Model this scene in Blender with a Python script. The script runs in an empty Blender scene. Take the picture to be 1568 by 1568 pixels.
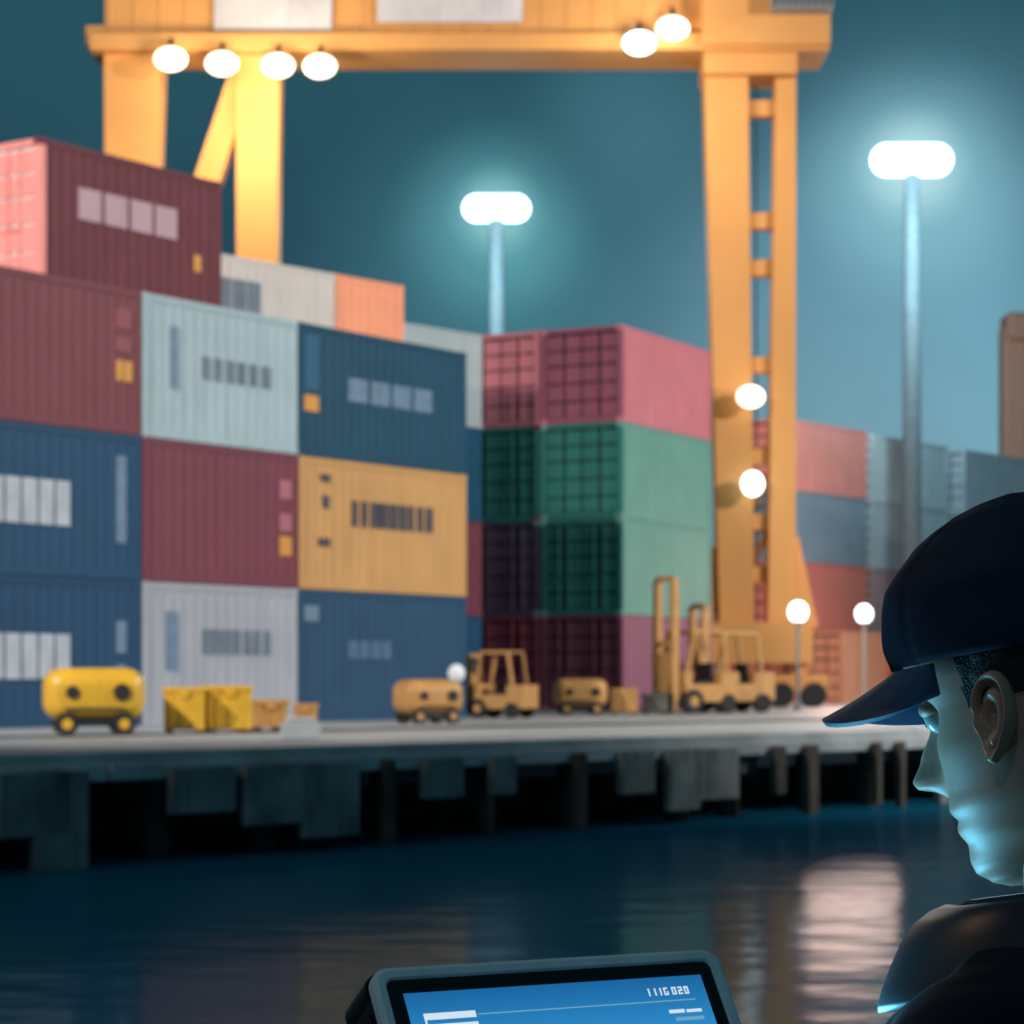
import bpy, bmesh, math, random
from mathutils import Vector, Matrix, noise
random.seed(4)
S=bpy.context.scene
F=3702.0; CH=1.62; QZ=0.84; WZ=-0.14
def PX(x,Y): return (x-784)/F*Y
def PZ(y,Y): return CH+(1044-y)/F*Y
def srgb(h):
    h=h.lstrip('#'); c=[int(h[i:i+2],16)/255 for i in (0,2,4)]
    return tuple((v/12.92 if v<=.04045 else ((v+.055)/1.055)**2.4) for v in c)
# ------------------------------------------------------------ materials
MC={}
def mat(name,col,rough=.5,metal=0,var=.12,scale=3,bump=0,bscale=20,streak=0,emit=0,ecol=None,spec=.5):
    if name in MC: return MC[name]
    m=bpy.data.materials.new(name); m.use_nodes=True; nt=m.node_tree; N=nt.nodes; L=nt.links
    b=N['Principled BSDF']
    b.inputs['Roughness'].default_value=rough; b.inputs['Metallic'].default_value=metal
    b.inputs['Specular IOR Level'].default_value=spec
    tc=N.new('ShaderNodeTexCoord')
    nz=N.new('ShaderNodeTexNoise'); nz.inputs['Scale'].default_value=scale; nz.inputs['Detail'].default_value=3
    L.new(tc.outputs['Object'],nz.inputs['Vector'])
    mr=N.new('ShaderNodeMapRange'); mr.inputs[1].default_value=.3; mr.inputs[2].default_value=.7
    mr.inputs[3].default_value=1-var; mr.inputs[4].default_value=1+var*.6
    L.new(nz.outputs['Fac'],mr.inputs[0])
    vm=N.new('ShaderNodeVectorMath'); vm.operation='SCALE'; vm.inputs[0].default_value=col[:3]
    L.new(mr.outputs[0],vm.inputs['Scale']); out=vm.outputs[0]
    if streak:
        mp=N.new('ShaderNodeMapping'); mp.inputs['Scale'].default_value=(5,5,.35)
        L.new(tc.outputs['Object'],mp.inputs['Vector'])
        n2=N.new('ShaderNodeTexNoise'); n2.inputs['Scale'].default_value=1.6; n2.inputs['Detail'].default_value=4
        L.new(mp.outputs[0],n2.inputs['Vector'])
        m2=N.new('ShaderNodeMapRange'); m2.inputs[1].default_value=.52; m2.inputs[2].default_value=.75
        m2.inputs[3].default_value=0; m2.inputs[4].default_value=streak
        L.new(n2.outputs['Fac'],m2.inputs[0])
        mx=N.new('ShaderNodeMixRGB'); mx.inputs[2].default_value=(.05,.032,.025,1)
        L.new(m2.outputs[0],mx.inputs[0]); L.new(out,mx.inputs[1]); out=mx.outputs[0]
    L.new(out,b.inputs['Base Color'])
    if bump:
        n3=N.new('ShaderNodeTexNoise'); n3.inputs['Scale'].default_value=bscale; n3.inputs['Detail'].default_value=3
        L.new(tc.outputs['Object'],n3.inputs['Vector'])
        bp=N.new('ShaderNodeBump'); bp.inputs['Strength'].default_value=bump; bp.inputs['Distance'].default_value=.02 if bscale<80 else .002
        L.new(n3.outputs['Fac'],bp.inputs['Height']); L.new(bp.outputs[0],b.inputs['Normal'])
    if emit:
        e=ecol or col
        b.inputs['Emission Color'].default_value=(*e[:3],1); b.inputs['Emission Strength'].default_value=emit
        m.cycles.emission_sampling='NONE'
    MC[name]=m; return m
# ------------------------------------------------------------ mesh builder
class MB:
    def __init__(s): s.v=[];s.f=[];s.m=[];s.s=[];s.mats=[]
    def mi(s,m):
        if m not in s.mats: s.mats.append(m)
        return s.mats.index(m)
    def add(s,vs,fs,m,sm=False):
        o=len(s.v); s.v+= [tuple(v) for v in vs]; k=s.mi(m)
        for f in fs: s.f.append([i+o for i in f]); s.m.append(k); s.s.append(sm)
    def box(s,a,b,m):
        x0,y0,z0=a;x1,y1,z1=b
        s.add([(x0,y0,z0),(x1,y0,z0),(x1,y1,z0),(x0,y1,z0),(x0,y0,z1),(x1,y0,z1),(x1,y1,z1),(x0,y1,z1)],
          [(0,3,2,1),(4,5,6,7),(0,1,5,4),(1,2,6,5),(2,3,7,6),(3,0,4,7)],m)
    def beam(s,p0,p1,w,h,m,w1=None,h1=None):
        p0=Vector(p0);p1=Vector(p1);d=(p1-p0).normalized()
        up=Vector((0,0,1)) if abs(d.z)<.98 else Vector((0,1,0))
        r=d.cross(up).normalized(); u=r.cross(d)
        if abs(d.z)>=.98: r=Vector((1,0,0));u=Vector((0,1,0))
        w1=w1 or w;h1=h1 or h
        vs=[]
        for p,ww,hh in((p0,w,h),(p1,w1,h1)):
            for a,b in((-1,-1),(1,-1),(1,1),(-1,1)): vs.append(p+r*a*ww/2+u*b*hh/2)
        s.add(vs,[(3,2,1,0),(4,5,6,7),(0,1,5,4),(1,2,6,5),(2,3,7,6),(3,0,4,7)],m)
    def tube(s,p0,p1,r0,r1,m,n=16,caps=True):
        p0=Vector(p0);p1=Vector(p1);d=(p1-p0).normalized()
        r=d.orthogonal().normalized();u=d.cross(r)
        vs=[];
        for p,rr in((p0,r0),(p1,r1)):
            for i in range(n):
                a=2*math.pi*i/n; vs.append(p+(r*math.cos(a)+u*math.sin(a))*rr)
        s.add(vs,[(i,(i+1)%n,n+(i+1)%n,n+i) for i in range(n)],m,True)
        if caps: s.add(vs,[tuple(range(n))[::-1],tuple(range(n,2*n))],m)
    def ell(s,c,r,m,R=None,nu=20,nv=12):
        vs=[];c=Vector(c)
        for j in range(nv+1):
            t=math.pi*j/nv
            for i in range(nu):
                a=2*math.pi*i/nu
                p=Vector((r[0]*math.sin(t)*math.cos(a),r[1]*math.sin(t)*math.sin(a),r[2]*math.cos(t)))
                if R: p=R@p
                vs.append(c+p)
        fs=[(j*nu+i,(j+1)*nu+i,(j+1)*nu+(i+1)%nu,j*nu+(i+1)%nu) for j in range(nv) for i in range(nu)]
        s.add(vs,fs,m,True)
    def build(s,name,loc=(0,0,0),rz=0,parent=None,bevel=0,M=None,seg=2):
        me=bpy.data.meshes.new(name); me.from_pydata(s.v,[],s.f)
        for m in s.mats: me.materials.append(m)
        me.polygons.foreach_set('material_index',s.m); me.polygons.foreach_set('use_smooth',s.s)
        me.update()
        o=bpy.data.objects.new(name,me); S.collection.objects.link(o)
        if M is not None: o.matrix_world=M
        else: o.location=loc;o.rotation_euler=(0,0,rz)
        if parent: o.parent=parent
        if bevel:
            b=o.modifiers.new('bevel','BEVEL');b.width=bevel;b.segments=seg;b.limit_method='ANGLE';b.angle_limit=math.radians(50)
        return o
# ------------------------------------------------------------ base mats
steel_dark=mat('dark_steel',(.02,.022,.026),.5,.3)
rubber=mat('rubber',(.015,.015,.016),.8)
gap=mat('door_gap',(.008,.009,.012),.8,spec=.2)
decW=mat('decal_white',(.42,.47,.54),.6,var=.2,scale=2)
gapP=mat('door_gap_pale',(.75,.62,.6),.6)
decG=mat('decal_slate',srgb('#5b6c7c'),.6,var=.3,scale=2)
decD=mat('decal_dark',srgb('#3a3a44'),.6,var=.4,scale=4)
decO=mat('decal_orange',srgb('#cf8f34'),.6)
decB=mat('decal_blue',srgb('#5f7b95'),.6,var=.2)
craneY=mat('crane_yellow',(.66,.315,.10),.65,var=.12,scale=.25,spec=.25)
craneP=mat('crane_paint_coral',srgb('#e0a890'),.6,var=.1,scale=.4)
yel=mat('safety_yellow',(.70,.40,.03),.4,var=.12,scale=4,streak=.15)
org=mat('machine_orange',(.50,.255,.075),.5,var=.15,scale=4,streak=.15)
galv=mat('galvanised_pole',(.21,.27,.30),.7,.0,spec=.2)
glass=mat('cab_glass',(.02,.04,.05),.08)
lampC=mat('lamp_cool',(1,1,1),.4,emit=4,ecol=(.72,.96,1))
lampW=mat('lamp_warm',(1,1,1),.4,emit=3.0,ecol=(1,.86,.62))
conc=mat('concrete',(.50,.54,.55),.7,var=.25,scale=1.2,bump=.3,bscale=6)
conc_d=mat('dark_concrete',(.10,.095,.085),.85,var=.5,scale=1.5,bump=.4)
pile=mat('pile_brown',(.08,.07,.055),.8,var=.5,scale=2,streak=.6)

# ------------------------------------------------------------ containers
def paint(h): return mat('paint_'+h,srgb(h),.6,var=.07,scale=.8,streak=.2,spec=.2)
def container(px,z,L,rz,col,endcol=None,decals=(),W=2.44,H=2.585,yoff=0,xoff=0,gapm=None):
    c=paint(col); e=paint(endcol or col)
    fr=c; b=MB(); pw=.14
    for x in (0,L-pw):
        for y in (0,W-pw):
            b.box((x,y,.12),(x+pw,y+pw,H-.12),(e if x==0 else fr))
    for y in (.004,W-.104):
        b.box((pw,y,.0),(L-pw,y+.10,.16),fr); b.box((pw,y,H-.11),(L-pw,y+.10,H-.004),fr)
    for x in (.004,L-.104):
        b.box((x,pw,0),(x+.10,W-pw,.16),(e if x<1 else fr)); b.box((x,pw,H-.12),(x+.10,W-pw,H-.004),(e if x<1 else fr))
    for x in (-.006,L-.17):
        for y in (-.006,W-.17):
            for zz in (-.001,H-.121):
                b.box((x,y,zz),(x+.176,y+.176,zz+.122),fr)
    for side in (0,1):
        pit=.28
        n=max(4,int(round((L-2*pw)/pit)));pit=(L-2*pw)/n
        pts=[]
        for i in range(n):
            x0=pw+i*pit
            pts+=[(x0,.018),(x0+pit*.3,.018),(x0+pit*.5,.027),(x0+pit*.8,.027)]
        pts.append((L-pw,.018))
        vs=[]
        for (xx,dy) in pts:
            y=dy if side==0 else W-dy
            vs+= [(xx,y,.16),(xx,y,H-.11)]
        fs=[(2*i,2*i+2,2*i+3,2*i+1) if side==0 else (2*i,2*i+1,2*i+3,2*i+2) for i in range(len(pts)-1)]
        b.add(vs,fs,c)
    b.box((.1,.1,H-.05),(L-.1,W-.1,H-.02),fr); b.box((.1,.1,.05),(L-.1,W-.1,.1),steel_dark)
    b.box((L-.07,pw,.16),(L-.03,W-pw,H-.12),fr)
    b.box((.055,pw,.16),(.075,W-pw,H-.12),gapm or gap)
    ys=[pw+.02+i*(W-2*pw-.02)/4 for i in range(5)]
    zs=[.18,.62,1.12,1.60,2.02,H-.14]
    for i in range(4):
        for j in range(5):
            b.box((.022,ys[i],zs[j]),(.053,ys[i+1]-.055,zs[j+1]-.055),e)
    for y in (ys[1]-.16,ys[1]+.14,ys[3]-.17,ys[3]+.13):
        b.tube((.008,y,.12),(.008,y,H-.1),.014,.014,e,8)
        b.box((-.012,y-.05,1.0),(.01,y+.22,1.05),e)
    for (a0,a1,z0,z1,m,n) in decals:
        w=(a1-a0)*L; t=a0*L
        for i in range(n):
            ww=w/n*( .86 if n>1 else 1)
            if n>5: ww*=random.uniform(.65,1.05)
            x0=t+i*w/n
            b.box((x0,.004,z0*H),(x0+ww,.015,z1*H),m)
    o=b.build('shipping_container')
    R=Matrix.Rotation(rz,4,'Z')
    o.matrix_world=Matrix.Translation((px[0],px[1],z))@R@Matrix.Translation((xoff,yoff,0))
    return o
RH=2.6
YA=math.atan2(.82,.572)
def LP(x):
    Y=136538/(3363-x); return (PX(x,Y),Y)
def seg(x0,x1):
    a=Vector(LP(x0));b=Vector(LP(x1)); return (b-a).length-.05
p1=LP(218);p2=LP(458)
L1=seg(218,458);L2=seg(458,716)
R3,R2,R1=QZ,QZ+RH,QZ+2*RH
d=Vector((.572,.82))
p0=(p1[0]-d.x*6.1,p1[1]-d.y*6.1)
container(p0,R1,6.06,YA,'#76414a',decals=[(.90,.925,.36,.5,decO,1),(.93,.965,.36,.5,decO,1),(.90,.96,.56,.66,paint('#8f5258'),1),(.90,.96,.72,.86,paint('#8f5258'),1)])
container(p0,R2,6.06,YA,'#1b496a',decals=[(.40,.72,.34,.64,decW,5),(.90,.94,.25,.85,decB,1)])
container(p0,R3,6.06,YA,'#1d4668',decals=[(.40,.72,.32,.62,decW,5),(.90,.94,.5,.72,decB,1),(.90,.94,.3,.42,decB,1)])
container(p1,R1,L1,YA,'#a0b6be',decals=[(.17,.22,.36,.8,decB,1),(.37,.84,.46,.62,decG,6)])
container(p1,R2,L1,YA,'#743d4b',decals=[(.88,.96,.66,.8,paint('#a86a74'),1),(.88,.96,.42,.55,paint('#a86a74'),1),(.88,.96,.24,.38,decO,1)])
container(p1,R3,L1,YA,'#a0a6b0',decals=[(.15,.22,.38,.8,decB,1),(.37,.84,.50,.68,decG,7)])
container(p2,R1,L2,YA,'#15475f',decals=[(.28,.80,.46,.64,decB,4),(.03,.11,.34,.46,decO,1),(.03,.11,.5,.92,paint('#2c5d7c'),1)])
container(p2,R2,L2,YA,'#c49660',decals=[(.30,.80,.50,.70,decD,9),(.12,.18,.82,.88,decD,2),(.13,.17,.62,.72,decD,1),(.11,.18,.33,.39,decD,2)])
container(p2,R3,L2,YA,'#264b68',decals=[(.28,.54,.48,.62,paint('#4d6c8a'),4),(.03,.11,.76,.88,paint('#6a8298'),1)])
for x,L,cs in ((p0,6.06,('#76414a','#1b496a','#15475f')),(p1,L1,('#743d4b','#a0b6be','#1b496a')),(p2,L2,('#1b496a','#743d4b','#15475f'))):
    for i,c in enumerate(cs): container(x,QZ+i*RH,L,YA,c,yoff=2.52)
c4=(PX(62,42.6),42.6)
container(c4,QZ+3*RH,4.75,YA,'#66303a',endcol='#f09a94',decals=[(.20,.76,.50,.72,paint('#b89aa4'),4),(.84,.88,.3,.42,decO,1)],gapm=gapP)
YB=math.radians(49)
pb=(PX(325,54),54)
for i in range(4):
    container(pb,QZ+i*RH,3.85,YB,['#5d7c9a','#b4b9c0','#743d4b','#c8c2bc'][i],decals=[(.05,.4,.4,.8,decG,3)] if i==3 else ())
    container(pb,QZ+i*RH,2.3,YB,['#1f4c6e','#743d4b','#b4b9c0','#f09c78'][i],endcol='#f09c78',xoff=3.9)
pc=(PX(585,64),64)
for i in range(4): container(pc,QZ+i*RH,6.06,YB,['#1f4c6e','#743d4b','#154c6a','#a2b2b6'][i],yoff=0)
YR=math.radians(62); pr=(PX(952,65),65)
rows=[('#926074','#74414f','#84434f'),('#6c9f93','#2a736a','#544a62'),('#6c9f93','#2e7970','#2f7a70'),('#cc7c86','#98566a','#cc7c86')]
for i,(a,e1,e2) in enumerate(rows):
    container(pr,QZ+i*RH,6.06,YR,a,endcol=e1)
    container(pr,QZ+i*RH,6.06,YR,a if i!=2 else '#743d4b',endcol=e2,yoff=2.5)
YF=math.radians(52)
def far(x,Y,n,cols,L=6.06,rz=YF):
    for i in range(n): container((PX(x,Y),Y),QZ+i*RH,L,rz,cols[i%len(cols)])
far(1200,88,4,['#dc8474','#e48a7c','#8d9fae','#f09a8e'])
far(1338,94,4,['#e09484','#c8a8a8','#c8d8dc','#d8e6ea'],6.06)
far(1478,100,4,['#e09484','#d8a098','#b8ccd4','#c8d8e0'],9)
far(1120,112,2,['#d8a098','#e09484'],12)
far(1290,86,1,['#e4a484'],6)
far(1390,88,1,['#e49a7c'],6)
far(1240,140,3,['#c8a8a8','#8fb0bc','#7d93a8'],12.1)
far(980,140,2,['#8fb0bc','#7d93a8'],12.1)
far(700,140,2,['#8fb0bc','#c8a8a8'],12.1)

# ------------------------------------------------------------ quay + water
def quad(name,pts,z,m):
    me=bpy.data.meshes.new(name);me.from_pydata([(x,y,z) for x,y in pts],[],[tuple(range(len(pts)))]);me.materials.append(m)
    o=bpy.data.objects.new(name,me);S.collection.objects.link(o);return o
Q=Vector((0,27.8));u=Vector((.65,.76)).normalized();v=Vector((-u.y,u.x))
YQ=math.atan2(u.y,u.x)
def quayobj(b,name,bevel=0): return b.build(name,loc=(Q.x,Q.y,0),rz=YQ,bevel=bevel)
gm=mat('yard_paving',(.34,.36,.37),.5,var=.3,scale=.5,bump=.25,bscale=8)
b=MB(); b.box((-300,1.2,QZ-.4),(900,900,QZ-.004),gm); quayobj(b,'quay_ground')
b=MB(); b.box((-300,0,QZ-.18),(900,1.2,QZ+.0),conc)
for i in range(-12,40):
    b.box((i*6+.03,-.05,QZ-.17),(i*6+5.97,0,QZ-.02),conc)
b.box((-300,.05,QZ+.0),(900,.22,QZ+.10),conc)
quayobj(b,'quay_edge',.01)
paintm=mat('line_paint',(.75,.62,.15),.6,var=.4,scale=5)
b=MB(); b.box((-300,2.2,QZ-.003),(900,2.36,QZ+.001),paintm); b.box((-300,6.2,QZ-.003),(900,6.32,QZ+.001),mat('line_white',(.7,.72,.72),.6,var=.4,scale=5)); quayobj(b,'painted_line')
b=MB()
for y in (9.0,): b.box((-300,y,QZ-.02),(900,y+.08,QZ+.03),steel_dark)
quayobj(b,'crane_rail')
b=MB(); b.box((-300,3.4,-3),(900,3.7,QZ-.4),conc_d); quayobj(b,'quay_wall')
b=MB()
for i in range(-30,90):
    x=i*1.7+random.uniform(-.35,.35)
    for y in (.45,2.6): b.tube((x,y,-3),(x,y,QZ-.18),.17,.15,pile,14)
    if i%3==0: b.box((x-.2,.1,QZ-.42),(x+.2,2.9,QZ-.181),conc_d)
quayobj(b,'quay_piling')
fend=mat('fender_timber',(.24,.27,.26),.7,var=.45,scale=2,streak=.6)
b=MB()
for i in range(-14,90):
    x=i*1.05+random.uniform(-.4,.4); w=random.choice([.07,.1,.12,.2,.32,.42]); zl=random.uniform(-.3,.42)
    b.box((x-w,-.17,zl),(x+w,-.055,QZ-.06),fend if w>.15 else pile)
quayobj(b,'timber_fender',.02)
def water_mat():
    m=bpy.data.materials.new('water');m.use_nodes=True;nt=m.node_tree;N=nt.nodes;L=nt.links
    N.remove(N['Principled BSDF'])
    df=N.new('ShaderNodeBsdfDiffuse');df.inputs[0].default_value=(.006,.11,.19,1)
    gl=N.new('ShaderNodeBsdfGlossy');gl.inputs['Roughness'].default_value=.11;gl.inputs[0].default_value=(.75,.92,1,1)
    ms=N.new('ShaderNodeMixShader');ms.inputs[0].default_value=.14
    L.new(df.outputs[0],ms.inputs[1]);L.new(gl.outputs[0],ms.inputs[2]);L.new(ms.outputs[0],N['Material Output'].inputs[0])
    g=N.new('ShaderNodeNewGeometry')
    mp=N.new('ShaderNodeMapping');mp.inputs['Scale'].default_value=(1,1.5,1);mp.inputs['Rotation'].default_value=(0,0,.15)
    L.new(g.outputs['Position'],mp.inputs[0])
    n=N.new('ShaderNodeTexNoise');n.inputs['Scale'].default_value=1.2;n.inputs['Detail'].default_value=3;n.inputs['Roughness'].default_value=.5
    L.new(mp.outputs[0],n.inputs['Vector'])
    bp=N.new('ShaderNodeBump');bp.inputs['Strength'].default_value=.25;bp.inputs['Distance'].default_value=.05
    L.new(n.outputs['Fac'],bp.inputs['Height']);L.new(bp.outputs[0],gl.inputs['Normal'])
    return m
quad('water',[(-700,-500),(900,-500),(900,900),(-700,900)],WZ,water_mat())

# ------------------------------------------------------------ quay machines
def cart(px,Y,rz=0.3,s=1,name='compact_tractor',m=yel):
    b=MB()
    b.box((-.74,-.5,.22),(.74,.5,1.0),m)
    o=b.build(name,bevel=.27,seg=7)
    for p in o.data.polygons:p.use_smooth=True
    c=MB()
    for x in(-.34,.38):
        c.tube((x,-.53,.64),(x,-.49,.64),.10 if x<0 else .13,.10 if x<0 else .13,rubber,20)
    c.box((-.5,-.44,.14),(.5,.44,.26),steel_dark); c.box((-.45,-.508,.38),(.45,-.48,.41),rubber)
    for x in(-.42,.42):
        for y in(-.40,.40): c.tube((x,y-.08,.17),(x,y+.08,.17),.17,.17,rubber,20);c.tube((x,y-.09,.17),(x,y+.09,.17),.08,.08,m,12)
    ch=c.build('chassis',parent=o,bevel=.01)
    o.matrix_world=Matrix.Translation((PX(px,Y),Y,QZ))@Matrix.Rotation(rz,4,'Z')@Matrix.Scale(s,4)
    return o
cart(143,35.5,.25,.98)
def bin_(px,Y,w,dp,h,m,rz=.3):
    b=MB();b.box((-w/2,-dp/2,.06),(w/2,dp/2,h-.08),m);b.box((-w/2-.02,-dp/2-.02,h-.08),(w/2+.02,dp/2+.02,h),m)
    for x in(-w*.3,0,w*.3): b.box((x-.02,-dp/2-.012,.1),(x+.02,-dp/2,h-.1),m)
    for x in(-w*.38,w*.38): b.box((x-.05,-dp/2,0),(x+.05,dp/2,.06),steel_dark)
    b.box((-.08,-dp/2-.035,h-.16),(.08,-dp/2-.02,h-.05),m)
    return b.build('storage_bin',loc=(PX(px,Y),Y,QZ),rz=rz,bevel=.02)
bin_(283,36.5,.6,.6,.70,yel,.1);bin_(345,37,.68,.6,.72,yel,.35);bin_(408,38.5,.55,.5,.5,org,.4);bin_(468,40,.36,.36,.42,org,0)
b=MB();b.box((-.26,-.15,0),(.26,.15,.22),conc);b.box((-.2,-.1,.22),(.2,.1,.3),conc);b.build('concrete_block',loc=(PX(460,33),33,QZ),rz=.2,bevel=.02)
def forklift(px,Y,rz,mast=1.9,s=1,m=org):
    b=MB()
    b.box((-.55,-.9,.28),(.55,.6,.72),m);b.box((-.52,-1.15,.3),(.52,-.55,1.02),m);b.box((-.5,.35,.6),(.5,.62,1.05),m)
    b.box((-.28,-.45,.72),(.28,.05,.82),rubber);b.box((-.28,-.5,.82),(.28,-.4,1.25),rubber)
    for x in(-.48,.48):
        b.beam((x,-.75,1.0),(x,-.6,2.0),.10,.10,m);b.beam((x,.5,1.0),(x,.3,2.0),.10,.10,m);b.beam((x,-.65,2.0),(x,.35,2.0),.1,.08,m)
    b.box((-.5,-.65,2.0),(.5,.35,2.06),m)
    for x in(-.32,.32): b.beam((x,.8,.08),(x,.8,mast),.16,.2,m);b.box((x-.07,.9,.1),(x+.07,1.9,.15),steel_dark);b.box((x-.07,.88,.1),(x+.07,.93,.75),steel_dark)
    for z in(.3,mast*.5,mast-.06): b.box((-.36,.77,z),(.36,.84,z+.14),m)
    b.box((-.4,.86,.5),(.4,.93,1.5),m)
    for x in(-.5,.5):
        b.tube((x-.11,.4,.3),(x+.11,.4,.3),.3,.3,rubber,22);b.tube((x-.09,-.75,.24),(x+.09,-.75,.24),.24,.24,rubber,22)
        b.tube((x-.12,.4,.3),(x+.12,.4,.3),.13,.13,m,14)
    o=b.build('forklift',loc=(PX(px,Y),Y,QZ),rz=rz,bevel=.03);o.scale=(s,s,s);return o
cart(655,45,.5,.82,'tow_tractor',org)
forklift(762,52,1.1,1.9,.70)
cart(888,57,.1,.85,'tow_tractor',org)
bin_(955,58,.62,.6,.62,org,0);bin_(1003,59,.6,.6,.5,conc_d,0)
forklift(1058,60,2.2,3.3,1.0);forklift(1112,62,2.0,2.7,1.0)

# ------------------------------------------------------------ gantry crane
def crane():
    b=MB();Y=75;g=QZ
    def X(p):return PX(p,Y)
    def Z(p):return PZ(p,Y)
    zb=Z(92)
    b.box((X(168),Y-.9,zb+.5),(X(1215),Y+.9,zb+3.2),craneY)
    b.box((X(148),Y-1.25,zb),(X(1262),Y+1.25,zb+.5),craneY)
    b.box((X(140),Y-1.0,zb+.2),(X(168),Y+1.0,zb+.8),craneY)
    b.box((X(168),Y-1.1,zb+3.2),(X(1262),Y+1.1,zb+3.5),craneY)
    for i in range(24):
        x=X(175)+i*(X(1060)-X(175))/23; b.box((x-.04,Y-.93,zb+.5),(x+.04,Y-.9,zb+3.2),craneY)
    sg=mat('sign_panel',(.55,.53,.56),.6,var=.15,scale=.8,streak=.15)
    b.box((X(334),Y-1.06,Z(60)),(X(512),Y-.97,Z(60)+2.2),sg);b.box((X(580),Y-1.06,Z(48)),(X(800),Y-.97,Z(48)+2.2),sg)
    for z in(.55,1.1): b.beam((X(168),Y-1.3,zb+3.5+z),(X(1262),Y-1.3,zb+3.5+z),.05,.05,craneY)
    for i in range(20):
        x=X(168)+i*(X(1262)-X(168))/19;b.beam((x,Y-1.3,zb+3.3),(x,Y-1.3,zb+4.6),.05,.05,craneY)
    tr=mat('trolley_grey',(.10,.08,.05),.6)
    b.box((X(950),Y-1.3,zb+1.7),(X(1050),Y-.95,zb+4.2),tr)
    hs=mat('machine_house',(.22,.24,.27),.6)
    b.box((X(1172),Y-2.2,Z(42)),(X(1262),Y-.95,Z(42)+4),hs)
    for i in range(9): b.box((X(1174+i*10),Y-2.24,Z(42)+.05),(X(1178+i*10),Y-2.2,Z(42)+3.9),steel_dark)
    b.box((X(1070),Y-1.5,zb+.1),(X(1262),Y+1.5,zb+2.0),craneY)
    b.box((X(1074),Y-1.0,Z(125)),(X(1215),Y+1.0,zb),craneY)
    b.beam((X(208),Y,zb),(X(196),Y,g+1.6),1.75,1.5,craneY,1.1,1.0)
    b.beam((X(398),Y,zb),(X(392),Y,g+1.6),1.35,1.3,craneY,1.1,1.0)
    b.beam((X(372),Y,zb-.6),(X(235),Y,zb-8.8),.8,.8,craneY)
    for z in(6,11): b.beam((X(196),Y,g+z),(X(394),Y,g+z),.5,.6,craneY)
    b.box((X(160),Y-1.2,g+.9),(X(430),Y+1.2,g+1.7),craneY)
    xl,xr=X(1109),X(1194)
    b.beam((xl,Y,zb),(xl+.35,Y,g+2.0),1.35,1.3,craneY,1.05,1.1)
    b.beam((xr+.15,Y,zb),(xr,Y,g+2.0),.62,.9,craneY,.85,1.0)
    zz=[168,340,412,560,700,800,880]
    for q in zz: b.beam((xl+.5,Y,Z(q)),(xr-.1,Y,Z(q)),.45,.5,craneY)
    for x in(xl+.75,xl+1.05): b.beam((x,Y+.55,g+2.5),(x,Y+.55,zb),.05,.05,tr)
    for i in range(60): z=g+2.6+i*.3; b.beam((xl+.75,Y+.55,z),(xl+1.05,Y+.55,z),.03,.03,tr)
    for a,c in((800,880),(712,796)):
        b.beam((xl+.6,Y+.1,Z(c)),(xr-.15,Y+.1,Z(a)),.2,.2,craneY)
    b.box((X(1052),Y-1.1,g+1.35),(X(1238),Y+1.1,g+2.6),craneY)
    b.beam((xl-.2,Y,g+4.9),(xl-.9,Y,g+2.4),.7,.9,craneY);b.beam((xr+.1,Y,g+5.2),(xr+.7,Y,g+2.4),.6,.9,craneY)
    for px_ in(1070,1218,190,400):
        x=X(px_);b.box((x-.9,Y-.7,g+.45),(x+.9,Y+.7,g+1.0),craneY);b.box((x-.3,Y-.5,g+1.0),(x+.3,Y+.5,g+1.4),craneY)
        for dx in(-.5,.5): b.tube((x+dx,Y-.75,g+.38),(x+dx,Y+.75,g+.38),.38,.38,steel_dark,20)
    for (lx,ly,m) in((272,110,lampW),(349,117,lampW),(433,120,lampW),(496,121,lampW),(975,86,lampC),(1025,64,lampW)):
        b.ell((X(lx),Y-1.55,Z(ly)),(.50,.35,.36),m)
        b.beam((X(lx),Y-1.5,Z(ly)+.35),(X(lx),Y-1.2,Z(ly)+.7),.12,.12,steel_dark)
    b.ell((X(1143),Y-1.3,Z(615)),(.42,.35,.34),lampW);b.ell((X(1146),Y-1.3,Z(746)),(.34,.35,.38),lampC)
    b.beam((X(1143),Y-1.3,Z(615)),(X(1143),Y-.4,Z(615)),.1,.1,steel_dark);b.beam((X(1146),Y-1.3,Z(746)),(X(1146),Y-.4,Z(746)),.1,.1,steel_dark)
    return b.build('gantry_crane',bevel=.12,seg=3)
crane()
b=MB();Y=118
for px_ in(1552,1720):
    b.beam((PX(px_,Y),Y,QZ+1),(PX(px_,Y),Y,PZ(500,Y)),1.3,1.3,craneP)
    b.box((PX(px_,Y)-1,Y-1,QZ),(PX(px_,Y)+1,Y+1,QZ+1.2),craneP)
b.box((PX(1536,Y),Y-1,PZ(525,Y)),(PX(1740,Y),Y+1,PZ(500,Y)+.6),craneP)
for q in(700,850): b.beam((PX(1552,Y),Y,PZ(q,Y)),(PX(1720,Y),Y,PZ(q,Y)),.5,.6,craneP)
b.build('gantry_crane',bevel=.25,seg=3)

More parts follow.
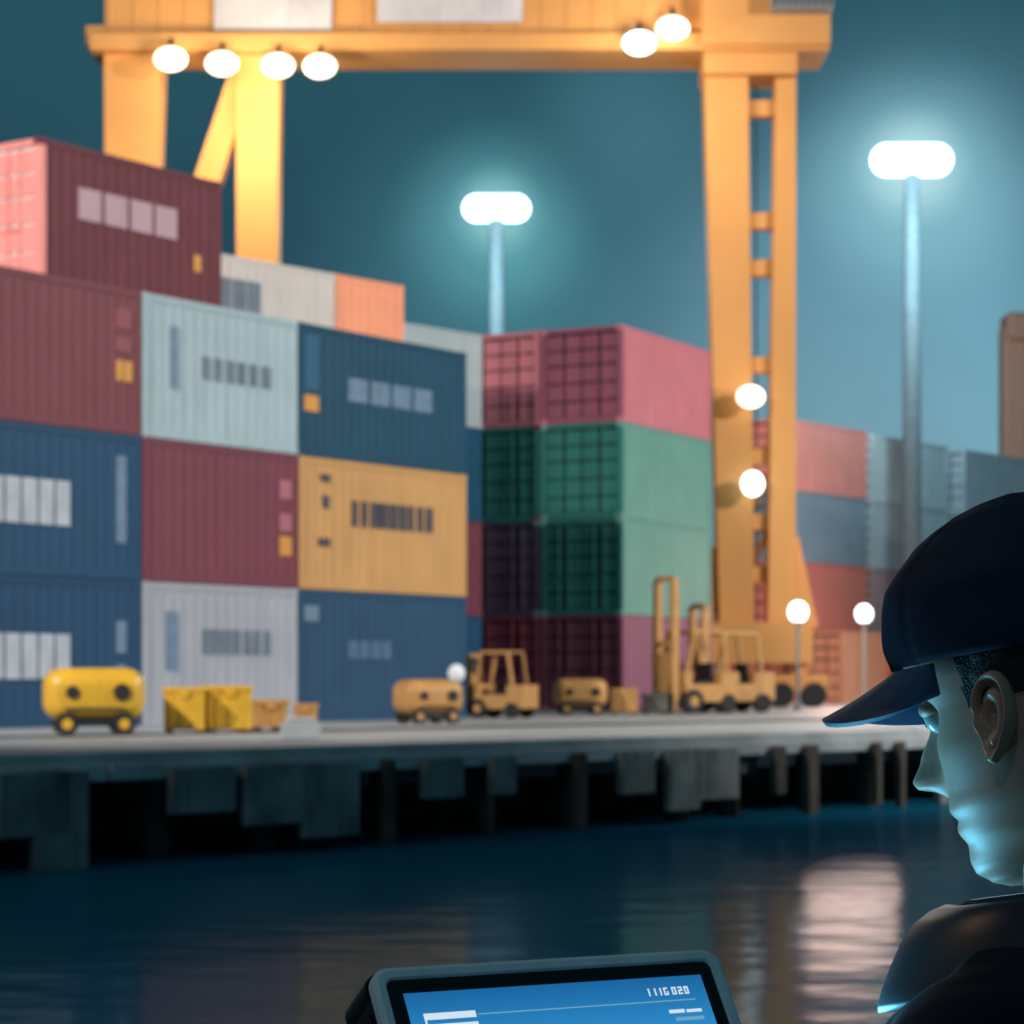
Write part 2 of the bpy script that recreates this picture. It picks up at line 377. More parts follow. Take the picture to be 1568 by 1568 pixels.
# ------------------------------------------------------------ light masts
def light(kind,name,loc,E,col,**k):
    l=bpy.data.lights.new(name,kind);l.energy=E;l.color=col
    for a,v_ in k.items(): setattr(l,a,v_)
    o=bpy.data.objects.new(name,l);S.collection.objects.link(o);o.location=loc;return o
def aim(o,t): o.rotation_euler=(Vector(t)-o.location).to_track_quat('-Z','Y').to_euler()
def mast(px,Y,ytop,wpx,hpx,polew,E):
    b=MB();x=PX(px,Y);z=PZ(ytop,Y);w=wpx/F*Y/2;h=hpx/F*Y/2;r=polew/F*Y/2
    b.tube((x,Y,QZ),(x,Y,z-h*.6),r*1.15,r*.85,galv,24)
    b.tube((x,Y,QZ),(x,Y,QZ+.5),r*1.8,r*1.6,galv,24)
    b.tube((x-(w-h),Y,z),(x+(w-h),Y,z),h,h,lampC,24);b.ell((x-(w-h),Y,z),(h,h,h),lampC);b.ell((x+(w-h),Y,z),(h,h,h),lampC)
    b.box((x-w*.7,Y-.2,z+h*.95),(x+w*.7,Y+.2,z+h*1.1),galv)
    o=b.build('high_mast_light')
    light('POINT','mast_lamp',(x,Y-h-4.5,z-3.0),E,(.6,.9,1),shadow_soft_size=.6)
    return o
mast(1396,92,245,126,50,28,3600)
mast(760,105,319,104,42,27,2600)

def globe(px,Y,py,rpx,m):
    b=MB();x=PX(px,Y);z=PZ(py,Y);r=rpx/F*Y
    b.tube((x,Y,QZ),(x,Y,z),.05,.04,galv,12);b.tube((x,Y,QZ),(x,Y,QZ+.15),.12,.1,galv,12);b.ell((x,Y,z),(r,r,r*1.1),m);b.tube((x,Y,z-r*1.15),(x,Y,z-r*.8),r*.5,r*.5,galv,14)
    b.build('lamp_post')
lampD=mat('lamp_dim',(.6,.6,.6),.4,emit=.25,ecol=(.8,.9,1))
globe(1222,66,937,15,lampC);globe(1323,80,940,13,lampC);globe(699,46.5,1031,13,lampD)
b=MB();b.box((40,32,-2),(52,44,.9),conc);b.build('added_mast_base',bevel=.05)  # unseen platform, made up to carry the right flood mast
def added_fmast(x,y,z0,h):
    b=MB();b.tube((x,y,z0),(x,y,h),.45,.25,galv,20);b.box((x-1.6,y-.4,h-.8),(x+1.6,y+.4,h-.4),steel_dark)
    for i in range(4): b.box((x-1.5+i*.8,y-.8,h-.4),(x-.9+i*.8,y-.4,h+.2),steel_dark);b.box((x-1.48+i*.8,y-.84,h-.36),(x-.92+i*.8,y-.8,h+.16),lampD)
    b.build('added_flood_mast')  # unseen masts, added to carry the off-frame flood lights
added_fmast(45,38,.9,24);added_fmast(-24,12,QZ,22)
l=light('SPOT','added_flood_lamp',(42.8,37.6,22.5),90000,(1,.94,.88),shadow_soft_size=1.5,spot_size=math.radians(72),spot_blend=.5);aim(l,(0,58,5))  # added off-frame light for the container sides
l=light('SPOT','added_flood_lamp',(-23,12.8,21),62000,(1,.92,.85),shadow_soft_size=.8,spot_size=math.radians(74),spot_blend=.7);aim(l,(-3,56,9))  # added off-frame light to brighten the container door ends
light('POINT','added_warm_fill',(-22.5,11.8,21),2600,(1,.62,.40),shadow_soft_size=.8)  # added warm fill for the person's ear and near side
light('POINT','crane_lamp',(PX(385,72),71.0,PZ(175,72)),1500,(1,.80,.52),shadow_soft_size=.8)
light('POINT','crane_lamp',(PX(1000,72),71.0,PZ(130,72)),700,(1,.85,.6),shadow_soft_size=.5)
light('POINT','yard_lamp',(PX(1290,76),76,PZ(900,76)),1500,(1,.58,.46),shadow_soft_size=1.8)

# ------------------------------------------------------------ person
navy=mat('navy_jacket',(.0022,.006,.016),.85,var=.2,scale=20,bump=.1,bscale=700,spec=.25)
capm=mat('navy_cap',(.003,.015,.045),.75,var=.1,scale=60,bump=.15,bscale=900,spec=.25)
billm=mat('cap_bill',(.008,.05,.13),.6,var=.1,scale=60,bump=.15,bscale=900)  # bluer and brighter than the crown: blue light put into the colour
trous=mat('trousers',(.012,.014,.02),.8,bump=.3)
hairm=mat('hair',(.010,.009,.009),.6,var=.5,scale=120,bump=.8,bscale=500)
skin=mat('skin',(.56,.33,.24),.5,var=.05,scale=25,bump=.08,bscale=900)
skin.node_tree.nodes['Principled BSDF'].inputs['Subsurface Weight'].default_value=.1
skin.node_tree.nodes['Principled BSDF'].inputs['Subsurface Radius'].default_value=(.012,.004,.002)
eyew=mat('eye_white',(.7,.7,.7),.2);iris=mat('iris',(.02,.012,.008),.1);lipm=mat('lips',(.48,.26,.20),.45)
person=bpy.data.objects.new('person',None);S.collection.objects.link(person)
HX,HY,HZ=.353,1.60,1.609
HM=Matrix.Translation((HX,HY,HZ))@Matrix.Rotation(math.radians(143),4,'Z')@Matrix.Rotation(math.radians(13),4,'Y')
def interp(tab,z):
    if z<=tab[0][0]:return tab[0][1]
    for (a,b_),(c,d_) in zip(tab,tab[1:]):
        if z<=c:
            t=(z-a)/(c-a);t=t*t*(3-2*t)*.5+t*.5;return b_+(d_-b_)*t
    return tab[-1][1]
front=[(-.117,.050),(-.112,.062),(-.104,.0715),(-.096,.0735),(-.085,.0715),(-.075,.0765),(-.068,.076),(-.061,.0785),(-.050,.0755),(-.03,.074),(-.012,.074),(.004,.074),(.018,.082),(.03,.087),(.05,.089),(.08,.079),(.10,.060),(.115,.035),(.122,.004)]
width=[(-.117,.020),(-.112,.030),(-.10,.041),(-.08,.053),(-.055,.062),(-.02,.069),(.01,.071),(.04,.075),(.07,.074),(.09,.064),(.108,.044),(.118,.022),(.122,.003)]
back=[(-.117,.015),(-.11,.0),(-.095,-.025),(-.075,-.055),(-.05,-.078),(-.02,-.09),(.02,-.1),(.05,-.1),(.08,-.088),(.10,-.066),(.115,-.038),(.122,-.008)]
def headpt(z,th,off=0):
    f=interp(front,z);w=interp(width,z);bk=interp(back,z);c=-.008
    if z<-.09:c=-.008+( -.09-z)*1.2
    ct,st=math.cos(th),math.sin(th)
    a=(f-c) if ct>=0 else (c-bk)
    x=c+a*math.copysign(abs(ct)**(.82 if ct>0 else .95),ct);y=w*math.copysign(abs(st)**.92,st)
    if off==0 and ct>0:
        prof=interp([(-.053,0),(-.046,.42),(-.040,.92),(-.035,1.0),(-.022,.74),(-.002,.38),(.012,.18),(.024,0)],z)
        wd=interp([(-.05,.013),(-.038,.0125),(-.012,.0075),(.015,.007)],z)
        x+=.034*prof*math.exp(-(y/wd)**2)
        x+=.008*math.exp(-((abs(y)-.014)/.006)**2-((z+.041)/.008)**2)
        x-=.008*math.exp(-((abs(y)-.032)/.016)**2-((z-.002)/.013)**2)
        k=math.exp(-((abs(y)-.048)/.018)**2-((z+.022)/.02)**2);x+=.003*k
        x-=.0015*math.exp(-((abs(y)-.026)/.007)**2-((z+.068)/.006)**2)
        x-=.0022*math.exp(-((z+.068)/.0022)**2)*math.exp(-(y/.024)**4)
        x+=.003*math.exp(-((abs(y)-.03)/.018)**2-((z-.02)/.006)**2)
    if off:
        n=Vector((x+.01,y,(z-.02)*.7)).normalized();return Vector((x,y,z))+n*off
    return Vector((x,y,z))
NT,NZ=160,150
vs=[];fs=[];ms=[]
for j in range(NZ+1):
    z=-.117+.239*j/NZ
    for i in range(NT):
        th=2*math.pi*i/NT;p=headpt(z,th)
        hair=(z>-.045 and p.x<-.022) or (z>.0 and p.x<.012) or z>.045
        if hair:
            n=Vector((p.x+.01,p.y,0)).normalized();p+=n*(.002+.0006*noise.noise(p*300))
        vs.append(p)
for j in range(NZ):
    for i in range(NT):
        i2=(i+1)%NT;f=(j*NT+i,j*NT+i2,(j+1)*NT+i2,(j+1)*NT+i);fs.append(f)
        c=sum((vs[k] for k in f),Vector())/4
        jag=.004*noise.noise(Vector((c.x*200,c.y*200,c.z*120)))
        h=(c.z>-.045+jag and c.x<-.022+jag) or (c.z>.0+jag and c.x<.024+jag) or c.z>.045
        if h:ms.append(1)
        elif abs(c.y)<.024 and -.078<c.z<-.058 and c.x>.05 and abs(c.z+.068)<.009*(1-(abs(c.y)/.026)**2):ms.append(2)
        elif c.x>.05 and abs(abs(c.y)-.032)<.017 and abs(c.z-.019-.004*(1-((abs(c.y)-.032)/.017)**2))<.0035:ms.append(1)
        else:ms.append(0)
vs.append(Vector((.02,0,-.119)));k=len(vs)-1
for i in range(NT):fs.append((k,(i+1)%NT,i));ms.append(0)
me=bpy.data.meshes.new('head');me.from_pydata(vs,[],fs)
for m in(skin,hairm,lipm):me.materials.append(m)
me.polygons.foreach_set('material_index',ms);me.polygons.foreach_set('use_smooth',[True]*len(fs))
head=bpy.data.objects.new('head',me);S.collection.objects.link(head);head.matrix_world=HM;head.parent=person
b=MB()
for s_ in(-1,1):
    b.ell((.061,.032*s_,.002),(.012,.012,.012),eyew);b.ell((.0715,.032*s_,.001),(.002,.0055,.0055),iris)
    b.ell((.062,.032*s_,.0075),(.0132,.0145,.008),skin)
b.build('eyes',M=HM,parent=person)
for s_ in(-1,1):
    vs=[];fs=[];nr,na=22,56
    for i in range(nr+1):
        r=i/nr
        for j in range(na):
            a=2*math.pi*j/na;ca,sa=math.cos(a),math.sin(a)
            wx=.0165*(1+.18*sa)
            if sa<0: wx*=1-.34*(-sa)**2
            p=-r*wx*ca; q=r*.031*sa
            hr=1.0 if ca>-.35 or sa>.2 else .25
            h=.003+ .0075*math.exp(-((r-.86)/.085)**2)*hr - .005*math.exp(-((r-.68)/.08)**2)*hr + .006*math.exp(-((r-.47)/.09)**2)*(1 if ca>-.2 else .4)
            h-=.012*math.exp(-((p-.002)/.007)**2-((q+.003)/.010)**2)
            h+=.005*math.exp(-((p-.0125)/.003)**2-((q+.004)/.005)**2)
            if sa<-.7: h=h*.7+.002
            if r>.93:h-=.006*(r-.93)/.07
            out=max(0,-p+.012)*.45
            P=p*math.cos(.2)-q*math.sin(.2);Qq=q*math.cos(.2)+p*math.sin(.2)
            vs.append(Vector((.003+P,s_*(.0705+h+out),-.011+Qq)))
    for i in range(nr):
        for j in range(na):
            f=(i*na+j,i*na+(j+1)%na,(i+1)*na+(j+1)%na,(i+1)*na+j);fs.append(f if s_<0 else f[::-1])
    o0=len(vs)
    for j in range(na):
        v_=vs[nr*na+j];vs.append(Vector((v_.x*.7+.002,s_*.062,-.012+(v_.z+.012)*.7)))
    for j in range(na):
        f=(nr*na+j,nr*na+(j+1)%na,o0+(j+1)%na,o0+j);fs.append(f if s_<0 else f[::-1])
    me=bpy.data.meshes.new('ear');me.from_pydata(vs,[],fs);me.materials.append(skin);me.polygons.foreach_set('use_smooth',[True]*len(fs))
    o=bpy.data.objects.new('ear',me);S.collection.objects.link(o);o.matrix_world=HM;o.parent=person
    sb=o.modifiers.new('s','SUBSURF');sb.levels=1;sb.render_levels=1
# cap crown
vs=[];fs=[];A,B_=144,44
for j in range(B_+1):
    t=j/B_;
    for i in range(A):
        th=2*math.pi*i/A
        zb=.034+.004*math.cos(th)-.010*(1-math.cos(th))/2
        z=zb+(.1215-zb)*t**.8
        p=headpt(min(z,.1215),th,off=.0085)
        up=.008*math.sin(min(1,t*1.1)*math.pi/2); p.z+=up
        if math.cos(th)>0: p.x+=.005*math.cos(th)*math.sin(math.pi*min(1,t*1.15))
        ss=abs(((th/(math.pi/3)+.5)%1)-.5)
        nrm=Vector((p.x,p.y,.02)).normalized()
        p+=nrm*(-.0014*math.exp(-(ss/.02)**2)*(1 if t<.97 else 0))
        p+=nrm*(.004*noise.noise(Vector((p.x*18,p.y*18,p.z*9)))+.0008*noise.noise(p*45))*(1-t*.5)
        vs.append(p)
for j in range(B_):
    for i in range(A):i2=(i+1)%A;fs.append((j*A+i,j*A+i2,(j+1)*A+i2,(j+1)*A+i))
fs.append(tuple(B_*A+i for i in range(A)))
me=bpy.data.meshes.new('cap');me.from_pydata(vs,[],fs);me.materials.append(capm);me.polygons.foreach_set('use_smooth',[True]*len(fs))
cap=bpy.data.objects.new('cap_crown',me);S.collection.objects.link(cap);cap.matrix_world=HM;cap.parent=person
so=cap.modifiers.new('s','SOLIDIFY');so.thickness=.002;so.offset=-1
b=MB();b.ell((-.012,0,.131),(.007,.007,.003),capm);b.build('cap_button',M=HM,parent=person)
vs=[];fs=[];nu,nv=48,16
for j in range(nv+1):
    t=j/nv
    for i in range(nu+1):
        s_=(i/nu*2-1);th=s_*math.radians(68)
        e=headpt(.036,th,off=.0085)
        ext=.062*(1-abs(s_)**3)**.62 if abs(s_)<1 else 0
        x=e.x+ext*t; y=e.y*(1-.04*t)
        z=.034+.004*math.cos(th)-.010*(1-math.cos(th))/2 - t*ext*.24 - (y/.075)**2*.022*min(1,t*1.5)
        vs.append(Vector((x,y,z)))
for j in range(nv):
    for i in range(nu):a=j*(nu+1)+i;fs.append((a,a+nu+1,a+nu+2,a+1))
me=bpy.data.meshes.new('bill');me.from_pydata(vs,[],fs);me.materials.append(billm);me.polygons.foreach_set('use_smooth',[True]*len(fs))
o=bpy.data.objects.new('cap_bill',me);S.collection.objects.link(o);o.matrix_world=HM;o.parent=person
so=o.modifiers.new('s','SOLIDIFY');so.thickness=.004;bv=o.modifiers.new('b','BEVEL');bv.width=.0015;bv.segments=2
# body
BY=math.radians(146);f2=Vector((math.cos(BY),math.sin(BY),0));l2=Vector((-math.sin(BY),math.cos(BY),0))
BC=Vector((.405,1.56,0))
def W(fw,lf,z):return BC+f2*fw+l2*lf+Vector((0,0,z))
def rings(b,lst,m,n=32):
    vs=[]
    for(c,rf,rl) in lst:
        for i in range(n):
            a=2*math.pi*i/n;vs.append(c+f2*math.cos(a)*rf+l2*math.sin(a)*rl)
    fs=[(j*n+i,j*n+(i+1)%n,(j+1)*n+(i+1)%n,(j+1)*n+i) for j in range(len(lst)-1) for i in range(n)]
    fs+=[tuple(range(n))[::-1],tuple((len(lst)-1)*n+i for i in range(n))]
    b.add(vs,fs,m,True)
def chain(b,pts,m,n=18):
    for(p,r),(q,s_) in zip(pts,pts[1:]):
        b.tube(p,q,r,s_,m,n)
    for p,r in pts:b.ell(p,(r,r,r),m,nu=n,nv=10)
def fuse(b,name,vox,m,sm=6,disp=0,ns=.1):
    o=b.build(name);r=o.modifiers.new('r','REMESH');r.mode='VOXEL';r.voxel_size=vox;r.use_smooth_shade=True
    s_=o.modifiers.new('s','SMOOTH');s_.iterations=sm;s_.factor=.5
    if disp:
        t=bpy.data.textures.new(name+'_folds','CLOUDS');t.noise_scale=ns;t.noise_depth=1
        d_=o.modifiers.new('d','DISPLACE');d_.texture=t;d_.strength=disp;d_.mid_level=.5
    o.parent=person;return o
phi=math.radians(27);tau=math.radians(35)
TN=Vector((math.sin(phi)*math.cos(tau),-math.cos(phi)*math.cos(tau),math.sin(tau)))
TR=Vector((math.cos(phi),math.sin(phi),0));TU=Vector((-math.sin(phi)*math.sin(tau),math.cos(phi)*math.sin(tau),math.cos(tau)))
TW,TH,TT=.31,.225,.060
TL=Vector((-.108,1.851,1.4005))
def T(x,y,z):return TL+TR*x+TU*(y-TH)+TN*z
handL=T(-.012,.045,-.03);handR=T(TW+.012,.045,-.03)
shL=W(.03,.165,1.378);shR=W(.03,-.165,1.378)
elL=W(.12,.25,1.13);elR=W(.12,-.25,1.13)
wrL=handL+(elL-handL).normalized()*.085;wrR=handR+(elR-handR).normalized()*.085
b=MB()
rings(b,[(W(0,0,.90),.125,.175),(W(0,0,1.0),.12,.165),(W(0,0,1.12),.118,.165),(W(0,0,1.25),.128,.185),(W(0,0,1.34),.128,.195),(W(.0,0,1.39),.112,.185),(W(.0,0,1.42),.092,.14),(W(.005,0,1.445),.076,.10),(W(.01,0,1.46),.066,.07)],navy)
for sh,el,wr,sg_ in((shL,elL,wrL,1),(shR,elR,wrR,-1)):
    chain(b,[(sh,.069),(sh.lerp(el,.5),.060),(el,.053),(el.lerp(wr,.5),.047),(wr,.038)],navy)
    chain(b,[(W(.02,.05*sg_,1.405),.062),(W(.03,.11*sg_,1.395),.064),(sh,.069)],navy)
    chain(b,[(W(.07,.05*sg_,1.36),.07),(W(.06,.13*sg_,1.36),.066)],navy)
fuse(b,'jacket',.007,navy,12,.022,.075)
b=MB()
for s_ in(-1,1):
    hp=W(0,.09*s_,.92);kn=W(.03,.11*s_,.50);an=W(0,.12*s_,.09)
    chain(b,[(hp,.105),(hp.lerp(kn,.5),.085),(kn,.064),(kn.lerp(an,.45),.06),(an,.055)],trous)
rings(b,[(W(0,0,.82),.115,.16),(W(0,0,.96),.118,.16)],trous)
fuse(b,'trousers',.012,trous,4,.012)
b=MB()
R3_=Matrix.Rotation(BY,3,'Z')
for s_ in(-1,1):
    b.ell(W(.06,.13*s_,.045),(.15,.05,.045),rubber,R3_);b.ell(W(-.03,.12*s_,.07),(.07,.045,.06),rubber,R3_)
fuse(b,'boots',.01,rubber,3)
b=MB();nk0=HM@Vector((-.025,0,-.03));nk1=W(.01,0,1.43)
chain(b,[(nk0,.056),(nk0.lerp(nk1,.6),.056),(nk1,.062)],skin,28);fuse(b,'neck',.006,skin,6)
cf=mat('collar_fabric',(.003,.014,.028),.42,var=.1,spec=.5)
vs=[];fs=[];n=96;CC=W(.034,0,1.450)
prof=[(.068,-.03),(.068,.0),(.069,.022),(.072,.034),(.078,.037),(.086,.028),(.096,.006),(.106,-.018),(.103,-.022),(.092,-.010)]
for i in range(n+1):
    a=math.radians(10)+i/n*math.radians(340)
    fr_=max(0,math.cos(a))
    for(r,h) in prof:
        rr=r*(1+.16*math.cos(a));tilt=-.020*math.cos(a)
        hh=h*(1+.15*fr_)
        if r>.08: rr+=.016*fr_**2;hh-=.012*fr_**3*(r-.08)/.026
        wv=.0018*math.sin(a*5+h*50)
        vs.append(CC+f2*math.cos(a)*(rr+wv)+l2*math.sin(a)*(rr+wv)*1.06+Vector((0,0,hh+tilt)))
k=len(prof)
for i in range(n):
    for j in range(k-1):fs.append((i*k+j,(i+1)*k+j,(i+1)*k+j+1,i*k+j+1))
me=bpy.data.meshes.new('collar');me.from_pydata(vs,[],fs);me.materials.append(cf);me.polygons.foreach_set('use_smooth',[True]*len(fs))
o=bpy.data.objects.new('collar',me);S.collection.objects.link(o);o.parent=person
so=o.modifiers.new('s','SOLIDIFY');so.thickness=.003;so.offset=0;sb=o.modifiers.new('ss','SUBSURF');sb.levels=1;sb.render_levels=1
def hand(side):
    b=MB();xs=0 if side<0 else TW;o_=-1 if side<0 else 1
    wr=wrL if side<0 else wrR
    pc=T(xs+o_*.022,.05,-TT/2)
    chain(b,[(wr,.027),(pc.lerp(wr,.5),.029)],skin)
    b.ell(pc,(.018,.042,.034),skin,Matrix((TR,TU,TN)).transposed())
    for q,ln in enumerate((.062,.070,.066,.052)):
        y=.085-q*.021
        p=[T(xs+o_*.020,y,-TT*.6),T(xs+o_*.012,y+.002,-TT-.009),T(xs-o_*ln*.45,y+.004,-TT-.011),T(xs-o_*ln*.85,y+.006,-TT-.010)]
        chain(b,[(p[0],.0095),(p[1],.009),(p[2],.0085),(p[3],.0072)],skin,12)
    p=[T(xs+o_*.022,.045,-.012),T(xs+o_*.012,.065,.006),T(xs-o_*.012,.085,.011),T(xs-o_*.022,.10,.010)]
    chain(b,[(p[0],.013),(p[1],.0115),(p[2],.010),(p[3],.0085)],skin,12)
    return fuse(b,'hand',.003,skin,4)
hand(-1);hand(1)

# ------------------------------------------------------------ tablet
rim=mat('tablet_rim',(.80,.90,.93),.3,.0,var=.08,scale=30)
blk=mat('tablet_bezel',(.004,.005,.007),.25)
body_=mat('tablet_body',(.008,.009,.012),.5,bump=.2,bscale=500)
scr=bpy.data.materials.new('tablet_screen');scr.use_nodes=True;nt=scr.node_tree;N=nt.nodes;Lk=nt.links;p_=N['Principled BSDF']
p_.inputs['Base Color'].default_value=(.01,.02,.03,1);p_.inputs['Roughness'].default_value=.15
tc=N.new('ShaderNodeTexCoord');sx=N.new('ShaderNodeSeparateXYZ');Lk.new(tc.outputs['Object'],sx.inputs[0])
cr=N.new('ShaderNodeValToRGB');cr.color_ramp.elements[0].color=(*srgb('#38a0e0'),1);cr.color_ramp.elements[1].color=(*srgb('#145c98'),1)
mr=N.new('ShaderNodeMapRange');mr.inputs[1].default_value=.12;mr.inputs[2].default_value=.21;Lk.new(sx.outputs['Y'],mr.inputs[0]);Lk.new(mr.outputs[0],cr.inputs[0])
Lk.new(cr.outputs[0],p_.inputs['Emission Color']);p_.inputs['Emission Strength'].default_value=1.0
ui=mat('screen_ui',(.1,.1,.1),.3,emit=.85,ecol=(.75,.9,1));ui2=mat('screen_ui_dim',(.1,.1,.1),.3,emit=.6,ecol=(.25,.6,.85))
TM=Matrix((( TR.x,TU.x,TN.x,TL.x-TU.x*TH),(TR.y,TU.y,TN.y,TL.y-TU.y*TH),(TR.z,TU.z,TN.z,TL.z-TU.z*TH),(0,0,0,1)))
tab=bpy.data.objects.new('rugged_tablet',None);S.collection.objects.link(tab)
def roundrect(x0,y0,x1,y1,r,n=8):
    pts=[]
    for(cx,cy,a0) in((x1-r,y1-r,0),(x0+r,y1-r,90),(x0+r,y0+r,180),(x1-r,y0+r,270)):
        for i in range(n+1):
            a=math.radians(a0+90*i/n);pts.append((cx+r*math.cos(a),cy+r*math.sin(a)))
    return pts
def plate(b,loops,m,sm=False,cap0=True,cap1=True):
    n=len(loops[0][0]);vs=[]
    for pts,z in loops:
        for x,y in pts:vs.append((x,y,z))
    b.add(vs,[(j*n+i,j*n+(i+1)%n,(j+1)*n+(i+1)%n,(j+1)*n+i) for j in range(len(loops)-1) for i in range(n)],m,sm)
    if cap1:b.add(vs[-n:],[tuple(range(n))],m)
    if cap0:b.add(vs[:n],[tuple(range(n))[::-1]],m)
b=MB()
RR=lambda e,r:roundrect(e,e,TW-e,TH-e,r)
plate(b,[(RR(.006,.010),-TT),(RR(.0,.014),-TT+.008),(RR(.0,.014),-.011)],body_)
plate(b,[(RR(-.001,.015),-.011),(RR(-.001,.015),-.003),(RR(.003,.012),0),(RR(.0085,.008),0),(RR(.010,.007),-.003)],rim,cap0=False,cap1=False)
plate(b,[(RR(.0095,.007),-.006),(RR(.0095,.007),-.0028)],blk)
for i in range(4):b.box((-.003,.03+i*.045,-TT+.014),(.001,.06+i*.045,-.018),rubber)
for cx in(0,TW):
    for cy in(0,TH):b.tube((cx+(.012 if cx==0 else -.012),cy+(.012 if cy==0 else -.012),-TT-.002),(cx+(.012 if cx==0 else -.012),cy+(.012 if cy==0 else -.012),-.014),.0145,.0145,body_,20)
b.build('case',M=TM,parent=tab)
b=MB();e=.022;b.add([(e,e,-.0022),(TW-e,e,-.0022),(TW-e,TH-e,-.0022),(e,TH-e,-.0022)],[(0,1,2,3)],scr);b.build('screen',M=TM,parent=tab)
b=MB();z0,z1=-.0020,-.0016;yt=TH-e
def bar(x0,y0,x1,y1,m):b.box((x0,y0,z0),(x1,y1,z1),m)
bar(e+.012,yt-.024,e+.056,yt-.0185,ui);bar(e+.012,yt-.0325,e+.056,yt-.028,ui);bar(e+.012,yt-.028,e+.0135,yt-.024,ui)
bar(e+.058,yt-.0222,TW-e-.012,yt-.0214,ui2)
# clock digits: small seven-segment style strokes
x=TW-e-.056;yb=yt-.0165;dh=.0066
def digit(x,segs,w=.0038,t=.0011):
    h=dh;S_={'a':(0,h-t,w,h),'d':(0,0,w,t),'g':(0,h/2-t/2,w,h/2+t/2),'f':(0,h/2,t,h),'e':(0,0,t,h/2),'b':(w-t,h/2,w,h),'c':(w-t,0,w,h/2)}
    for k in segs:
        a=S_[k];bar(x+a[0],yb+a[1],x+a[2],yb+a[3],ui)
for sgm,adv in (('bc',.0058),('bc',.0050),('bc',.0062),('afedc',.0075),('abcdef',.0058),('abged',.0058),('abcdef',.006)):
    digit(x,sgm);x+=adv
bar(TW-e-.040,yt-.033,TW-e-.026,yt-.030,ui);bar(TW-e-.024,yt-.033,TW-e-.010,yt-.0305,ui);bar(TW-e-.036,yt-.040,TW-e-.010,yt-.037,ui2)
for i in range(6):bar(e+.012,yt-.05-i*.02,e+.012+random.uniform(.06,.12),yt-.046-i*.02,ui2)
for i in range(5):bar(e+.15,.04+i*.018,e+.15+.03+random.random()*.06,.05+i*.018,ui)
b.build('screen_text',M=TM,parent=tab)
al=light('AREA','screen_glow',T(TW*.5,TH*.36,.006),2.9,(.15,.60,.88),shape='RECTANGLE',size=.24,size_y=.10)
al.rotation_euler=(TN).to_track_quat('-Z','Y').to_euler()
b=MB()
wood=mat('deck_planks',(.16,.13,.10),.7,var=.4,scale=3,streak=.3)
for i in range(38):b.box((-2.5,-2.2+i*.145,-.05),(3.5,-2.2+i*.145+.135,0),wood)
b.box((-2.5,-2.2,-.6),(3.5,3.3,-.052),conc_d)
b.build('pontoon_deck',bevel=.004)

# ------------------------------------------------------------ world, moon
w=bpy.data.worlds.new('World');S.world=w;w.use_nodes=True;nt=w.node_tree;N=nt.nodes;Lk=nt.links
bg=N['Background'];tc=N.new('ShaderNodeTexCoord')
nm=N.new('ShaderNodeVectorMath');nm.operation='NORMALIZE';Lk.new(tc.outputs['Generated'],nm.inputs[0])
sx=N.new('ShaderNodeSeparateXYZ');Lk.new(nm.outputs[0],sx.inputs[0])
cr=N.new('ShaderNodeValToRGB');Lk.new(sx.outputs['Z'],cr.inputs[0])
el=cr.color_ramp.elements;el[0].position=0;el[0].color=(*srgb('#4a7b8c'),1);el[1].position=1;el[1].color=(*srgb('#1d3d4a'),1)
for p,c in((.07,'#3a6676'),(.15,'#264858'),(.20,'#264c5a'),(.26,'#28525f'),(.4,'#1c4854')):
    q=el.new(p);q.color=(*srgb(c),1)
nz=N.new('ShaderNodeTexNoise');nz.inputs['Scale'].default_value=7;nz.inputs['Detail'].default_value=3;Lk.new(nm.outputs[0],nz.inputs['Vector'])
mu=N.new('ShaderNodeMath');mu.operation='MULTIPLY_ADD';mu.inputs[1].default_value=.5;mu.inputs[2].default_value=.75;Lk.new(nz.outputs['Fac'],mu.inputs[0])
cur=cr.outputs[0]
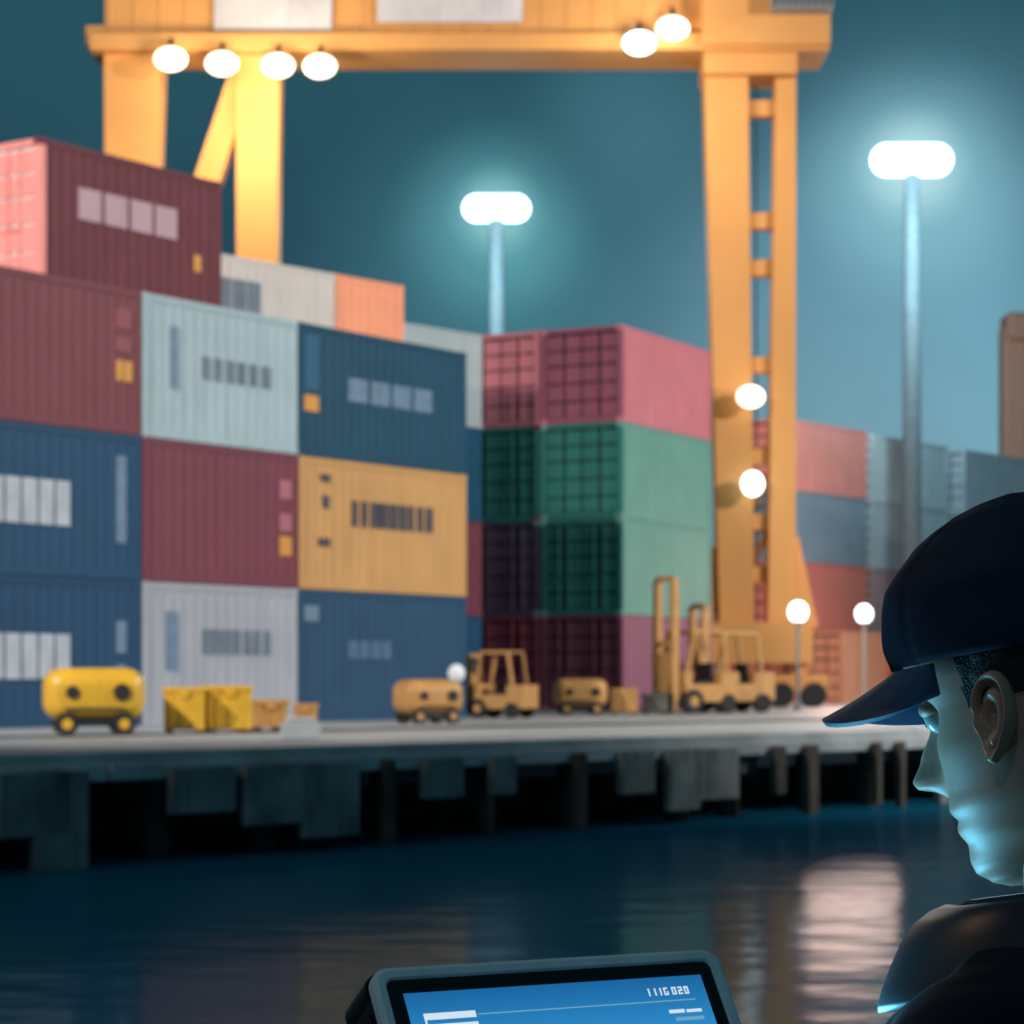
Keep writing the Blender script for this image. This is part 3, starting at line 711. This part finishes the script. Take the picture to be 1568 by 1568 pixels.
for (gx,gz,deg,col,amt) in ((.165,.13,10,'#7ab2c8',.85),(-.01,.155,6.5,'#4f8c9a',.5),(.12,.03,10,'#8098a0',.5),
                            (.1653,.205,3.6,'#8cc6d4',.75),(-.0065,.187,3.0,'#62aab4',.7),(.1653,.213,1.7,'#bfe8ee',.8),(-.0065,.194,1.4,'#9ad6da',.7),(.05,.235,3.5,'#4c8090',.6)):  # broad sky glow, plus lamp halos painted into the sky colour
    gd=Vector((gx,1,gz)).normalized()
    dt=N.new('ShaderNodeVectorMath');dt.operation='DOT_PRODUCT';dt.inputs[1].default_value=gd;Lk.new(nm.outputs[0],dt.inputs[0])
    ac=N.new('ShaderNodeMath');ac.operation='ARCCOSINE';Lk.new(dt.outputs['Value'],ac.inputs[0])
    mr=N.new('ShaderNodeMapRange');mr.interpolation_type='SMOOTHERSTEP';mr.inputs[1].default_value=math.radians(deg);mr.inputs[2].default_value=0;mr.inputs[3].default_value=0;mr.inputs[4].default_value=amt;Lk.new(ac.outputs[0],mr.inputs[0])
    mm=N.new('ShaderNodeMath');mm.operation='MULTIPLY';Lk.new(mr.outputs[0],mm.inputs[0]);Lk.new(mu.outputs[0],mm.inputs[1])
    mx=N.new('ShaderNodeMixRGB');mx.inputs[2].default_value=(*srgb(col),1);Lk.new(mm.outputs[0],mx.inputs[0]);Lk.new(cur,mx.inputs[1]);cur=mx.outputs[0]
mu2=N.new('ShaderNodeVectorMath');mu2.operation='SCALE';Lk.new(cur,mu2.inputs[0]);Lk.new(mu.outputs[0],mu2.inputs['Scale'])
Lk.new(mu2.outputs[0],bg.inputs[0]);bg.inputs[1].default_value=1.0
sun=light('SUN','moon',(0,0,50),.12,(.7,.88,1),angle=math.radians(4));sun.rotation_euler=(math.radians(52),0,math.radians(-25))
# ------------------------------------------------------------ camera
cd=bpy.data.cameras.new('camera');cam=bpy.data.objects.new('camera',cd);S.collection.objects.link(cam)
cam.location=(0,0,CH);cam.rotation_euler=(math.pi/2,0,0);cd.lens=85;cd.sensor_width=36;cd.shift_y=260/1568;cd.clip_end=3000;cd.clip_start=.05
cd.dof.use_dof=True;cd.dof.focus_distance=1.68;cd.dof.aperture_fstop=16
S.camera=cam
S.view_settings.view_transform='Standard';S.view_settings.look='None';S.view_settings.exposure=0
